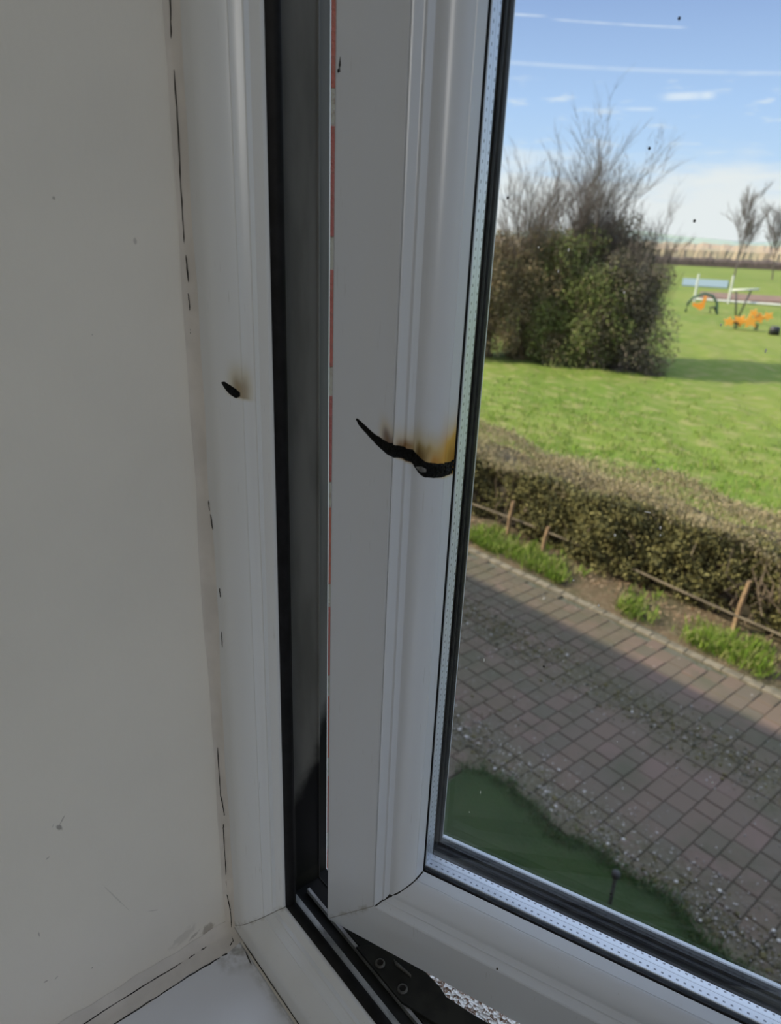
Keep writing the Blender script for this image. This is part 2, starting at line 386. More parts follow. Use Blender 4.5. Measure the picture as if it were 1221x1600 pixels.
# wall that holds the window: reveals are its sides
wl = boxes('wall_window', [((RX0-.1,RY1,FZ),(WX0,.0603,CZ)), ((WX1,RY1,FZ),(RX1+.1,.0603,CZ)),
      ((WX0,RY1,FZ),(WX1,.0603,WZ0)), ((WX0,RY1,WZ1),(WX1,.0603,CZ))], M_wall); tag(wl, kind='structure')
tag(boxes('wall_left', [((RX0-.1,RY0,FZ),(RX0,RY1-.001,CZ))], M_room), kind='structure')
tag(boxes('wall_right', [((RX1,RY0,FZ),(RX1+.1,RY1-.001,CZ))], M_room), kind='structure')
tag(boxes('wall_back', [((RX0-.1,RY0-.1,FZ),(RX1+.1,RY0-.001,CZ))], M_room), kind='structure')
tag(boxes('floor', [((RX0-.1,RY0-.1,FZ-.1),(RX1+.1,.066,FZ-.001))], M_floor), kind='structure')
tag(boxes('ceiling', [((RX0-.1,RY0-.1,CZ+.001),(RX1+.1,.066,CZ+.1))], M_ceil), kind='structure')
# interior window board
sl = boxes('trim_1', [((WX0+.0002,-.34,WZ0-.025),(WX1-.0002,-.0225,WZ0+.0005))], M_sill, bevel=.003); tag(sl, kind='structure')
# outside of the house: brick skin, eaves and roof
HE = GZ + 5.8
bw = boxes('wall_outside', [((-14,.0606,GZ-.3),(-.0385,.103,HE-.1)), ((WX1-.004,.0606,GZ-.3),(7,.103,HE-.1)),
      ((-.0385,.0606,GZ-.3),(WX1-.004,.103,-.062)), ((-.0385,.0606,1.12),(WX1-.004,.103,HE-.1))], M_brick); tag(bw, kind='structure')
V = [(-14.3,.42,HE-.12),(7.3,.42,HE-.12),(7.3,-8.5,HE-.12),(-14.3,-8.5,HE-.12),(-14.3,.42,HE),(7.3,.42,HE),(7.3,-4.0,HE+2.6),(-14.3,-4.0,HE+2.6),(7.3,-8.5,HE),(-14.3,-8.5,HE)]
F = [(0,1,2,3),(0,4,5,1),(4,7,6,5),(7,9,8,6),(3,2,8,9),(0,3,9,7,4),(1,5,6,8,2)]
rf = mesh('roof_tiled', V, F, simple('roof_tiles', (.22,.12,.09), .9, 6, .3)); tag(rf, kind='structure')
V, F = [], []
box(V, F, (-.0383,.0607,-.085), (WX1-.0045,.140,-.052))
V = [(x,y,z-(.012 if (y>.13 and z>-.06) else 0)) for x,y,z in V]
es = mesh('trim_2', V, F, M_stone); tag(es, kind='structure')
es.modifiers.new('bevel','BEVEL').width = .004

# ------------------------------------------------------------------ window frame (fixed)
win = empty('window_1', (0,0,0)); tag(win, kind='structure')
FP = [(0,0),(-.0003,-.0008),(-.0040,-.0041),(-.0043,-.0064),(-.0051,-.0068),(-.0062,-.0088),(-.0075,-.0108),(-.0079,-.0120),(-.0086,-.0123),
      (-.0099,-.0140),(-.0113,-.0155),(-.0135,-.0176),(-.0161,-.0194),(-.0188,-.0210),(-.0217,-.0222),(-.0245,-.0225),(-.0375,-.0225),(-.0382,-.0220),
      (-.0382,.0061),(-.0045,.0060),(-.0010,.0032),(0,.0012)]
FP2 = [(-.0380,.0062),(-.0380,.0604),(-.0339,.0604),(-.0333,.0596),(-.0330,.0560),(-.0322,.0468),(-.0222,.0462),(-.0218,.0452),(-.0226,.0446),(-.0226,.0222),(-.0212,.0218),(-.0212,.0192),(-.0226,.0188),(-.0226,.0062)]
FR = (0,0,.722,1.10)
d = rect_sweep(FP, FR, gap=.00012)
V, F = merge(d); o = mesh('window_frame', V, F, M_frame, win); fix_normals(o)
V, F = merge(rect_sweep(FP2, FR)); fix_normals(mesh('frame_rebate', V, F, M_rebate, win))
V, F = merge(rect_sweep([(-.0380,.0605),(-.0380,.0614),(-.0340,.0614),(-.0338,.0605)], FR)); fix_normals(mesh('frame_outer_lip', V, F, M_outer, win))
GP = [(-.004,.0005),(.0005,.0016),(.0036,.0028),(.0048,.0052),(.0042,.0074),(.0010,.0088),(-.004,.0092)]
V, F = merge(rect_sweep(GP, FR)); o = mesh('weather_seal', V, F, M_rubber, win, True); fix_normals(o)
# grey track along the bottom of the rebate and its grime
V, F = [], []
TP = [(.0100,-.0226),(.0100,-.0178),(.0110,-.0176),(.0122,-.0181),(.0168,-.0178),(.0178,-.0170),(.0206,-.0168),(.0212,-.0190),(.0212,-.0226)]
n = len(TP)
for xx in (-.016,.70): V += [(xx,y,z) for y,z in TP]
F = [(j,(j+1)%n,n+(j+1)%n,n+j) for j in range(n)]+[tuple(range(n))[::-1],tuple(range(n,2*n))]
o = fix_normals(mesh('hinge_track', V, F, M_steel, win))
V, F = [], []
box(V, F, (-.016,.0303,-.0226), (.70,.0325,-.0185)); mesh('track_rib', V, F, M_steel, win)
# friction hinge arms
def plate(name, pts, z0, z1, mat, parent, bevel=.0004):
    n = len(pts); V = [(x,y,z0) for x,y in pts]+[(x,y,z1) for x,y in pts]
    F = [tuple(range(n))[::-1], tuple(range(n,2*n))]+[(j,(j+1)%n,n+(j+1)%n,n+j) for j in range(n)]
    o = fix_normals(mesh(name, V, F, mat, parent)); md = o.modifiers.new('bevel','BEVEL'); md.width = bevel; md.segments = 2; return o
h1 = plate('hinge_plate', [(.030,.0335),(.034,.026+.0075),(.10,.0335),(.40,.0335),(.40,.0505),(.12,.0505),(.11,.056),(.060,.047),(.040,.042)], -.0224, -.0185, M_hinge, win)
h2 = plate('hinge_arm', [(.046,.0300),(.095,.0300),(.118,.038),(.30,.110),(.295,.124),(.142,.0655),(.129,.0608),(.1110,.0555),(.1035,.0568),(.088,.0560),(.070,.050),(.052,.040)], -.0183, -.0160, M_hinge, win)
h3 = plate('hinge_link', [(.070,.0440),(.074,.0425),(.0875,.0452),(.0860,.0462)], -.0158, -.0140, M_screw, win)
def screw(x, y, z, parent):
    V, F = [], []; N = 18
    prof = [(.0036,0),(.0036,.0008),(.0030,.0013),(.0022,.0014),(.0020,.0004),(.0001,.0002)]
    for r, h in prof:
        for j in range(N): V.append((r*math.cos(2*PI*j/N), r*math.sin(2*PI*j/N), h))
    for k in range(len(prof)-1):
        for j in range(N): F.append((k*N+j, k*N+(j+1)%N, (k+1)*N+(j+1)%N, (k+1)*N+j))
    s = mesh('screw', V, F, M_screw, parent); s.location = (x,y,z); fix_normals(s)
    s.data.materials.append(M_crack)
    for p in s.data.polygons:
        if max(math.hypot(*s.data.vertices[v].co[:2]) for v in p.vertices) < .0023: p.material_index = 1
    return s
screw(.0665,.0352,-.0160,h2); screw(.0895,.0358,-.0160,h2)

# sealant strips in the corners of the reveal
V, F = [], []
pr = [(-.0394,-.0276),(-.0387,-.0260),(-.0374,-.0245),(-.0355,-.0233),(-.0330,-.0225)]
zs = np.linspace(WZ0+.002, WZ1-.002, 160)
for i, z in enumerate(zs):
    wob = .0005*math.sin(z*37)+.0004*math.sin(z*91+1)
    if .20 < z < .31: wob += .0022*math.sin((z-.20)/.11*PI)
    for j, (x,y) in enumerate(pr): V.append((x+(wob if j in (2,3) else wob*1.2 if j==4 else 0), y-(wob*.5 if j<3 else 0), z))
k = len(pr)
for i in range(len(zs)-1):
    for j in range(k-1): F.append((i*k+j, i*k+j+1, (i+1)*k+j+1, (i+1)*k+j))
sv = fix_normals(mesh('trim_3', V, F, M_seal, None, True)); tag(sv, kind='structure')
def ribbon_crack(paths, parent, fn, r=.00035):
    for P in paths:
        V, F = [], []
        pts = []
        for a, b in zip(P[:-1], P[1:]):
            for t in np.linspace(0, 1, 7)[:-1]:
                q = [a[i]+(b[i]-a[i])*t for i in range(2)]
                pts.append(fn(q[0]+random.uniform(-1,1)*.00035, q[1]))
        pts.append(fn(*P[-1]))
        tube(V, F, pts, [r*(.4 if i in (0,len(pts)-1) else random.uniform(.6,1.25)) for i in range(len(pts))], 5)
        mesh('crack', V, F, M_crack, parent)
CR = [[(-.038,.60),(-.038,.545),(-.0404,.521)], [(-.0387,.518),(-.0386,.494),(-.0396,.466),(-.040,.441)], [(-.0391,.437),(-.0381,.424)],
      [(-.0392,.421),(-.0386,.410)],[(-.0396,.402),(-.0392,.398)], [(-.0314,.305),(-.0305,.299)],[(-.0296,.297),(-.0279,.288)],[(-.0236,.252),(-.0232,.246)],[(-.0240,.222),(-.0242,.211)],
      [(-.0394,.129),(-.0392,.088),(-.0351,.0745),(-.036,.0735)], [(-.0382,.0640),(-.0384,.060),(-.0385,.030),(-.040,-.002),(-.0372,-.012),(-.0355,-.017),(-.0354,-.034)]]
# keep the cracks on the sealant surface: x and z given on the plane y=-.024 seen against the joint
ribbon_crack(CR, sv, lambda x,z: (x+.0014, -.0252, z) if x<-.034 else (x-.0028,-.0228,z), .00032)
# sill joint
V, F = [], []
ys = np.linspace(-.33, -.0228, 90)
for y in ys:
    wb = .0007*math.sin(y*120)+.0005*math.sin(y*310)
    for x, z in ((WX0+.0002,-.0315+wb),(WX0+.0028,-.0350),(WX0+.0070,-.0370),(WX0+.012,-.0376),(WX0+.0180+wb,-.0379)): V.append((x,y,z))
for i in range(len(ys)-1):
    for j in range(4): F.append((i*5+j, (i+1)*5+j, (i+1)*5+j+1, i*5+j+1))
sj = fix_normals(mesh('trim_4', V, F, M_seal, None, True)); tag(sj, kind='structure')
ribbon_crack([[(-.0212,-.16),(-.0216,-.10),(-.0214,-.065),(-.0205,-.0420)],[(-.0208,-.040),(-.020,-.036)]], sj, lambda x,y: (x,y,-.0379), .00045)
ribbon_crack([[(-.0385,-.16),(-.0387,-.10),(-.0385,-.065)],[(-.0384,-.060),(-.0385,-.055)],[(-.0385,-.050),(-.0386,-.046)]], sj, lambda x,y: (x+.0055,y,-.0366), .00035)
ribbon_crack([[(-.0385,.0),(.0,.0),(.06,.0),(.2,.0)]], sj, lambda x,y: (x+.018,-.0228+random.uniform(-.0001,.0001),-.0377), .0004)
ribbon_crack([[(-.0132,-.0252),(-.0020,-.0268)],[(-.0265,-.0275),(-.0240,-.032)],[(-.0340,-.026),(-.0250,-.0285)]], sj, lambda x,y: (x,y,-.0378), .0004)

# scorch hole on the fixed frame
def along(prof, s):
    """point and normal at arc length s along a polyline (o,y)"""
    for a, b in zip(prof[:-1], prof[1:]):
        L = math.hypot(b[0]-a[0], b[1]-a[1])
        if s <= L or b is prof[-1]:
            t = s/L; tx, ty = (b[0]-a[0])/L, (b[1]-a[1])/L
            return (a[0]+(b[0]-a[0])*t, a[1]+(b[1]-a[1])*t), (tx, ty)
        s -= L
def patch(name, prof, zlo, zhi, nrm, thick, mat, parent, nz=10, jag=.0):
    """raised skin following a profile between zlo(o) and zhi(o); nrm=+1/-1 picks the side"""
    V, F = [], []; n = len(prof)
    for i, (o, y) in enumerate(prof):
        a = prof[max(i-1,0)]; b = prof[min(i+1,n-1)]; tx, ty = b[0]-a[0], b[1]-a[1]; L = math.hypot(tx,ty) or 1
        nx, ny = ty/L*nrm, -tx/L*nrm
        lo, hi = zlo(i/(n-1)), zhi(i/(n-1))
        for j in range(nz+1):
            t = j/nz; hgt = thick*math.sin(PI*min(max(t,.0),1))**.5*(.75+.5*random.random())*(math.sin(PI*min(max((i+.5)/n,.02),.98))**.3) if 0<j<nz else -.0003
            V.append((o+nx*hgt, y+ny*hgt, lo+(hi-lo)*t+(random.uniform(-1,1)*jag if j in (0,nz) else 0)))
    for i in range(n-1):
        for j in range(nz): q = i*(nz+1)+j; F.append((q,q+1,q+nz+2,q+nz+1))
    return fix_normals(mesh(name, V, F, mat, parent, True))
def resample(prof, o0, o1, n):
    xs = [p[0] for p in prof]; ys_ = [p[1] for p in prof]; out = []
    sgn = 1 if xs[-1] > xs[0] else -1
    for t in np.linspace(o0, o1, n): out.append((float(t), float(np.interp(t*sgn, [x*sgn for x in xs], ys_))))
    return out
def interp(T, Z): return lambda t: float(np.interp(t, T, Z))
jp = resample(FP[8:14], -.0165, -.0092, 18)
T = [0,.2,.5,.8,1]
patch('scorch_mark', jp, interp(T,[.3748,.3718,.3690,.3672,.3686]), interp(T,[.3758,.3764,.3750,.3732,.3710]), 1, .00035, M_char, win)

# ------------------------------------------------------------------ opened sash
SA = 0.3743499
MS = Matrix.Rotation(SA, 4, 'Z') @ Matrix.Rotation(.0032, 4, 'Y'); MS.translation = Vector((.019710,.024083,-.010))
SR = (0,0,.66,1.10)
SP = [(0,0),(.0006,-.0004),(.0372,-.0022),(.0378,-.0016),(.0378,.0060),(.044,.0060),(.044,.0500),(.0500,.0505),(.0500,.0541),(.0612,.0541),(.0616,.0549),(.0608,.0578),(.0110,.0578),(.0090,.0560),(.0090,.0050),(.0012,.0045),(0,.0036)]
V, F = merge(rect_sweep(SP, SR, gap=.0)); sash = fix_normals(mesh('casement_sash', V, F, M_sash, win, mw=MS))
BP = [(.0383,.0002),(.0385,-.0026),(.0391,-.0030),(.0397,-.0027),(.0400,-.0024),(.0426,.0008),(.0430,.0010),(.0443,.0007),(.0446,.0008),(.0468,.0036),(.0472,.0036),(.0490,.0031),
      (.0510,.0031),(.0530,.0037),(.0552,.0050),(.0574,.0070),(.0594,.0092),(.0607,.0110),(.0612,.0120),(.0609,.0126),(.0614,.0129),(.0630,.0186),(.0632,.0196),(.0600,.0200),(.0460,.0200),(.0385,.0060)]
bd = rect_sweep(BP, SR, gap=.0003)
for s in 'LBRT':
    o = fix_normals(mesh('glazing_bead', bd[s][0], bd[s][1], M_bead if s in 'L' else M_plain, sash))
def ringpart(name, prof, mat, smooth=False):
    V, F = merge(rect_sweep(prof, SR)); return fix_normals(mesh(name, V, F, mat, sash, smooth))
ringpart('inner_gasket', [(.0500,.0202),(.0636,.0200),(.0640,.0206),(.0637,.0216),(.0500,.0218)], M_rubber)
ringpart('edge_seal', [(.0450,.0365),(.0622,.0362),(.0622,.0384),(.0450,.0384)], M_rubber)
ringpart('outer_gasket', [(.0500,.0420),(.0618,.0424),(.0624,.0436),(.0617,.0460),(.0612,.0468),(.0624,.0480),(.0629,.0500),(.0622,.0530),(.0612,.0541),(.0500,.0540)], M_rubber2)
# white outer glazing lip belongs to the sash; spacer bars between the panes
sp_ = rect_sweep([(.0500,.0258),(.0622,.0256),(.0626,.0260),(.0626,.0360),(.0622,.0363),(.0500,.0362)], SR)
Mr, Ms_ = spacer_material('rail'), spacer_material('stile')
for s in 'LBRT': fix_normals(mesh('spacer_bar', sp_[s][0], sp_[s][1], Mr if s in 'BT' else Ms_, sash))
for y in (.0218,.0384):
    boxes('glass_pane', [((.047,y,.047),(.613,y+.004,1.053))], M_glass, sash)
# the burn across the sash: thick, wrinkled, drooping
def surf(o):
    P = [(0,0),(.0372,-.0022)]+[(p[0],p[1]) for p in BP[2:22]]
    return float(np.interp(o, [p[0] for p in P], [p[1] for p in P]))
OO = np.concatenate([np.linspace(.0155,.0372,26), np.linspace(.0374,.0606,34), np.linspace(.0607,.0634,12)])
prof = [(float(o), surf(float(o))-.0001) for o in OO]
TO = [.0155,.0165,.0184,.0262,.0351,.0384,.0463,.0504,.0542,.0592,.0617,.0634]
UP = [.3712,.3714,.3704,.3655,.3621,.3620,.3593,.3565,.3535,.3524,.3523,.3520]
TL = [.0155,.0173,.0233,.0291,.0354,.0425,.0466,.0509,.0539,.0593,.0611,.0634]
LO = [.3702,.3675,.3629,.3587,.3550,.3539,.3518,.3470,.3447,.3441,.3440,.3446]
n = len(prof)
fi = lambda X, Z: (lambda t: float(np.interp(prof[int(round(t*(n-1)))][0], X, Z)))
burn = patch('burn_mark', prof, fi(TL,LO), fi(TO,UP), 1, .0009, M_char, sash, nz=12, jag=.00018)
mp = [(float(o), surf(float(o))-.0011) for o in np.linspace(.0500,.0550,10)]
patch('melted_blister', mp, interp([0,.5,1],[.3500,.3478,.3478]), interp([0,.5,1],[.3506,.3512,.3500]), 1, .0005, M_melt, sash)
# soot at the bead joint and small black drips
V, F = [], []
for k in range(7):
    a = Vector((.0625+random.uniform(-.001,.001), surf(.0632)+.0+random.uniform(-.001,.001), .3480+random.uniform(-.003,.004)))
    tube(V, F, [a, a+Vector((.0006,-.0004,.0005)), a+Vector((.001,.0,.0012))], [.0006,.0009,.0003], 6)
mesh('char_crumb', V, F, M_char, sash, True)
V, F = [], []; tube(V, F, [(.0016,-.0006,.5270),(.0022,-.0006,.5276),(.0026,-.0006,.5295),(.0028,-.0005,.5330)], [.0003,.0008,.0005,.0001], 8); mesh('black_chip', V, F, M_char, sash, True)
# dark dirt in the mitre of the beads
V, F = [], []
pp = [(o+.0002, y+.0003, o+.0002) for o, y in BP[3:22]]
tube(V, F, pp, [random.uniform(.0004,.0008)*(1.9 if i in (6,7) else 1) for i in range(len(pp))], 5); mesh('joint_dirt', V, F, M_crack, sash)
# specks on the glass
V, F = [], []
def speck(o, z, w_, h, y=.0215):
    i = len(V); N = 7
    V.append((o,y-.0003,z))
    for j in range(N): V.append((o+w_*math.cos(2*PI*j/N), y, z+h*math.sin(2*PI*j/N)))
    for j in range(N): F.append((0+i, i+1+j, i+1+(j+1)%N))
SW, SB = [], []
MSI = MS.inverted()
def glass_pt(px, py):
    d_ = FW + R_*((px-610.5)/F_PX) - U_*((py-800)/F_PX)
    a = MSI @ CAM; b = MSI.to_3x3() @ d_
    t = (.0215-a.y)/b.y; q = a+b*t; return q.x, q.z
V, F = [], []
for o_, z_ in [(.1632,.3658),(.1690,.3380),(.1696,.3343),(.1493,.3294),(.1472,.2902),(.1330,.3004),(.0907,.1267),(.2163,.2097),(.1362,.4411),(.1771,.4311),(.1957,.4225),(.0957,.4578),(.1095,.4573),(.1060,.4482),(.1458,.4645),(.1682,.2143)]:
    speck(o_, z_, random.uniform(.0003,.0006), random.uniform(.0004,.0010))
speck(.1622,.3443,.0016,.0004); speck(.0901,.2379,.0004,.0013); speck(.0964,.1452,.0003,.0014)
M_spk = simple('dried_droplets', (.85,.86,.84), .6)
tag(mesh('dried_droplets', V, F, M_spk, sash), kind='stuff')
V, F = [], []
for o_, z_ in [(.1374,.4971),(.1595,.4705),(.0790,.4780),(.1410,.5412),(.1241,.2456),(.1804,.1112)]: speck(o_, z_, .0006, .0007)
tag(mesh('dirt_specks', V, F, M_crack, sash), kind='stuff')

for o in list(COL.objects):
    if o.type == 'MESH' and o.name.split('.')[0] in ('glazing_bead','window_frame','casement_sash','outer_gasket','frame_rebate'):
        o.data.shade_smooth(); o.data.set_sharp_from_angle(angle=math.radians(22))

# ------------------------------------------------------------------ outdoors
def pos(az, D): a = math.radians(az); return CAM.x+D*math.sin(a), CAM.y+D*math.cos(a)
def quads_mesh(name, C, A, B, mat, parent=None):
    """many free quads: centres C, half axes A, B"""
    C, A, B = map(np.asarray, (C,A,B)); n = len(C)
    V = np.stack([C-A, C-B*.8, C+A, C+B*.8], 1).reshape(-1,3)
    me = bpy.data.meshes.new(name); me.vertices.add(4*n); me.vertices.foreach_set('co', V.astype(np.float32).ravel())
    me.loops.add(4*n); me.loops.foreach_set('vertex_index', np.arange(4*n, dtype=np.int32))
    me.polygons.add(n); me.polygons.foreach_set('loop_start', np.arange(0,4*n,4,dtype=np.int32)); me.polygons.foreach_set('loop_total', np.full(n,4,dtype=np.int32))
    me.update(); me.validate(); me.materials.append(mat)
    o = bpy.data.objects.new(name, me); COL.objects.link(o)
    if parent: o.parent = parent
    return o
def rand_axes(n, size):
    a = rng.normal(size=(n,3)); a /= np.linalg.norm(a,axis=1)[:,None]
    b = rng.normal(size=(n,3)); b = np.cross(a,b); b /= np.linalg.norm(b,axis=1)[:,None]
    s = (size*rng.uniform(.6,1.3,n))[:,None]; return a*s, b*s*.55

# ground
def grid(name, x0, x1, y0, y1, nx, ny, fz, mat):
    V = [(x, y, fz(x,y)) for y in np.linspace(y0,y1,ny+1) for x in np.linspace(x0,x1,nx+1)]
    F = [(j*(nx+1)+i, j*(nx+1)+i+1, (j+1)*(nx+1)+i+1, (j+1)*(nx+1)+i) for j in range(ny) for i in range(nx)]
    return mesh(name, V, F, mat, None, True)
def wav(x, y, s=1.0): return math.sin(x*1.3*s+.7)*math.cos(y*1.1*s)+.5*math.sin(x*3.1*s+y*2.3*s)
base = boxes('ground', [((-60,.2,GZ-.5),(40,8.9,GZ-.06))], M_under); tag(base, kind='structure')
field = grid('grass_field', -420, 260, 8.6, 420, 90, 90, lambda x,y: GZ+.02*wav(x*.3,y*.3)-.02, M_field); tag(field, kind='structure')
near = grid('grass_meadow', -26, 4, 8.3, 34, 110, 90, lambda x,y: GZ+.03+.035*wav(x,y,1.4), M_field); tag(near, kind='structure')
verge = grid('verge', -26, 4, 6.52, 8.6, 160, 16, lambda x,y: GZ-.01+.02*wav(x,y,3)+.05*min(max((y-6.5)/1,0),1), M_soil); tag(verge, kind='structure')
bed = grid('bedding_sand', -16, 3, .2, 6.6, 40, 30, lambda x,y: GZ-.016, M_under); tag(bed, kind='structure')
# block paving: courses run away from the house, staggered
V, F = [], []
def block(x0, y0, x1, y1, z):
    i = len(V); b = .007; g = .003
    x0 += g; y0 += g; x1 -= g; y1 -= g
    t = [random.uniform(-.003,.003) for _ in range(2)]
    for (xx,yy) in ((x0,y0),(x1,y0),(x1,y1),(x0,y1)): V.append((xx,yy,z-.03))
    for (xx,yy) in ((x0,y0),(x1,y0),(x1,y1),(x0,y1)): V.append((xx,yy,z-b*.7))
    for (xx,yy) in ((x0+b,y0+b),(x1-b,y0+b),(x1-b,y1-b),(x0+b,y1-b)): V.append((xx,yy,z+t[0]))
    for l in (0,4):
        for j in range(4): k = (j+1)%4; F.append((i+l+j,i+l+k,i+l+4+k,i+l+4+j))
    F.append((i+8,i+9,i+10,i+11))
x = -9.6; 
while x < 1.6:
    y = .5 - random.uniform(0,.17) if x < -2.75 else 3.30+random.uniform(0,.12)
    while y < 6.30:
        L = random.choice((.17,.205,.205,.24)); y2 = min(y+L, 6.42); block(x, y, x+.172, y2, GZ+.004*wav(x,y,.8)+random.uniform(-.002,.002)); y = y2
    x += .172
pav = mesh('block_paving', V, F, M_paver); tag(pav, kind='structure')
V, F = [], []
x = -9.6
while x < 1.6: block(x, 6.42, x+.20, 6.53, GZ+.012); x += .202
tag(mesh('kerb_edging', V, F, simple('kerb_stone', (.20,.17,.12), .95, 9, .4)), kind='structure')
# lawn beside the house
edge = []
for x in np.linspace(-2.45, 2.6, 60): edge.append((x, 3.44+.05*math.sin(x*4.1)+.03*math.sin(x*11)))
edge = [(-3.1,.3),(-3.0,1.6),(-2.72,2.55),(-2.66,3.0),(-2.70,3.30),(-2.58,3.42)]+edge+[(2.6,.3)]
V = [(x,y,GZ+.024) for x,y in edge]+[(x,y,GZ-.03) for x,y in edge]; n = len(edge)
lawn = fix_normals(mesh('lawn', V, [tuple(range(n))]+[(j,(j+1)%n,n+(j+1)%n,n+j) for j in range(n)], M_lawn)); tag(lawn, kind='structure')

def blades(name, centres, hgt, spread, per, mat, parent=None, w_=.006):
    c = np.repeat(np.asarray(centres), per, 0); n = len(c)
    c = c + np.c_[rng.normal(0,spread,(n,2)), np.zeros(n)]
    an = rng.uniform(0,2*PI,n); h = hgt*rng.uniform(.45,1.2,n); ln = rng.normal(0,.45,(n,2))*h[:,None]
    A = np.c_[ln*.5, h*.5]; B = np.c_[np.cos(an)*w_, np.sin(an)*w_, np.zeros(n)]
    return quads_mesh(name, c+A, A, B, mat, parent)
# grass clumps
P = []
for _ in range(900):
    x = random.uniform(-10,1); y = 6.64+abs(random.gauss(0,.24))
    if math.sin(x*2.1)+math.sin(x*5.3+1)+random.uniform(-.8,.8) > .05: P.append((x,y,GZ+.01))
tag(blades('verge_grass', P, .13, .05, 34, M_grassT, None, .008), 'bright green grass tufts along the verge between paving and hedge', 'grass', kind='stuff')
P = [(random.uniform(-14,2), 8.7+abs(random.gauss(0,1))*4.5, GZ+.03) for _ in range(2600)]
tag(blades('meadow_grass', P, .11, .12, 9, M_grassT, None, .012), 'long rough grass clumps on the field just behind the hedge', 'grass', kind='stuff')
P = [(x+random.gauss(0,.03), y+random.gauss(0,.03)-.02, GZ+.02) for x,y in edge[3:-1] for _ in range(7)]
tag(blades('lawn_edge_grass', P, .045, .03, 16, island_mat('lawn_blades',(.03,.08,.018),(.06,.13,.03),(.12,.13,.05)), None, .004), 'short dark green grass fringing the lawn beside the paving', 'grass', kind='stuff')
# moss strip and grit on the paving
def pebbles(name, pts, smin, smax, mat, label):
    V, F = [], []
    oc = [(1,0,0),(0,1,0),(-1,0,0),(0,-1,0),(0,0,1),(0,0,-.4)]; of = [(0,1,4),(1,2,4),(2,3,4),(3,0,4),(1,0,5),(2,1,5),(3,2,5),(0,3,5)]
    for p in pts:
        s = random.uniform(smin,smax)*(2.1 if random.random()<.08 else 1); i = len(V); a = random.uniform(0,PI); ca, sa = math.cos(a), math.sin(a); e = random.uniform(.6,1)
        for v in oc: V.append((p[0]+s*(v[0]*ca-v[1]*sa*e), p[1]+s*(v[0]*sa+v[1]*ca*e), p[2]+s*.6*v[2]))
        F.extend(tuple(i+q for q in f) for f in of)
    o = mesh(name, V, F, mat, None, True); md = o.modifiers.new('round','SUBSURF'); md.levels = md.render_levels = 1
    return tag(o, label, 'gravel', kind='stuff')
P = []
for _ in range(5200):
    r = random.random()
    if r < .42: x = random.uniform(-3.2,1.2); y = 3.5+abs(random.gauss(0,.28))
    elif r < .66: x = random.uniform(-9,-2.8); y = random.uniform(1.2,5.2) if random.random()<.5 else random.gauss(3.2,.8)
    elif r < .92: x = random.uniform(-6,.6); y = random.gauss(5.15,.24)
    else: x = random.uniform(-7,1); y = random.uniform(3.5,6.3)
    if x > -2.7 and y < 3.46: continue
    P.append((x,y,GZ+.006))
pebbles('gravel', P, .005, .017, M_peb, 'loose pale grit and pebbles scattered over the block paving')
P = []
for _ in range(5200):
    r = random.random()
    if r < .6: x = random.uniform(-5.5,.6); y = random.gauss(5.2,.16)
    elif r < .85: x = random.uniform(-3.0,1.0); y = 3.5+abs(random.gauss(0,.14))
    else: x = random.uniform(-5,-2.8); y = random.uniform(2.2,4.2)
    if x > -2.7 and y < 3.46: continue
    P.append((x,y,GZ+.002))
mo = pebbles('moss', P, .008, .022, island_mat('moss_clumps',(.07,.065,.025),(.12,.10,.035),(.05,.05,.03)), 'dark moss clumps growing in strips along the paving joints'); mo['category'] = 'moss'
# leaf litter
n = 2600
C_ = np.c_[rng.uniform(-10,1,n), 6.9+np.abs(rng.normal(0,.28,n)), np.full(n,GZ+.055)]; A_, B_ = rand_axes(n,.022); A_[:,2] *= .35; B_[:,2] *= .35
tag(quads_mesh('leaf_litter', C_, A_, B_, island_mat('dead_leaves',(.30,.20,.12),(.40,.30,.20),(.20,.11,.06))), 'dead brown leaves lying on the verge at the hedge foot', 'leaves', kind='stuff')

# hedge
hedge = empty('hedge', (-4.5,7.9,GZ)); tag(hedge, 'long clipped field hedge with pale twiggy top behind the paving', 'hedge')
def loc(o): o.matrix_parent_inverse = Matrix.Translation(-o.parent.location); return o
HN = 90000
t = rng.uniform(-12,1.5,HN)
front = 7.25+.09*np.sin(t*1.9)+.06*np.sin(t*5.1+1); topz = 1.02+.06*np.sin(t*1.3)+.04*np.sin(t*4.3)
hz = .06+(topz-.06)*rng.random(HN)**.85
lump = np.sin(t*7.3+hz*5)*np.sin(hz*9+t*2.7)*np.sin(t*3.1-hz*4+1)
yy = front+.06+np.abs(rng.normal(0,.12,HN))-.11*lump+.10*(hz-.5)**2
keep = rng.random(HN) < np.clip(.45+hz*.9+.5*lump,0.08,1)
C_ = np.c_[t,yy,GZ+hz][keep]; A_, B_ = rand_axes(len(C_),.029)
loc(quads_mesh('foliage', C_, A_, B_, M_leafH, hedge))
HN = 90000; t = rng.uniform(-12,1.5,HN); yy = rng.uniform(7.34,8.80,HN); topz = 1.02+.06*np.sin(t*1.3)+.04*np.sin(t*4.3)+.07*np.sin(yy*7+t*2)
zz = GZ+topz+rng.normal(0,.05,HN)-.05; A_, B_ = rand_axes(HN,.026)
loc(quads_mesh('top_growth', np.c_[t,yy,zz], A_*np.array([.7,.7,1.3]), B_*.55, M_leafT, hedge))
V, F = [], []
for _ in range(1900):
    x = random.uniform(-11,1); y = random.uniform(7.36,8.6); z0 = random.uniform(.02,.5); z1 = z0+random.uniform(.3,.6); z1 = min(z1, 1.20)
    tube(V, F, [(x,y,GZ+z0),(x+random.gauss(0,.1),y+random.gauss(0,.1),GZ+(z0+z1)/2),(x+random.gauss(0,.18),y+random.gauss(0,.12),GZ+z1)], [.010,.007,.003], 3, False)
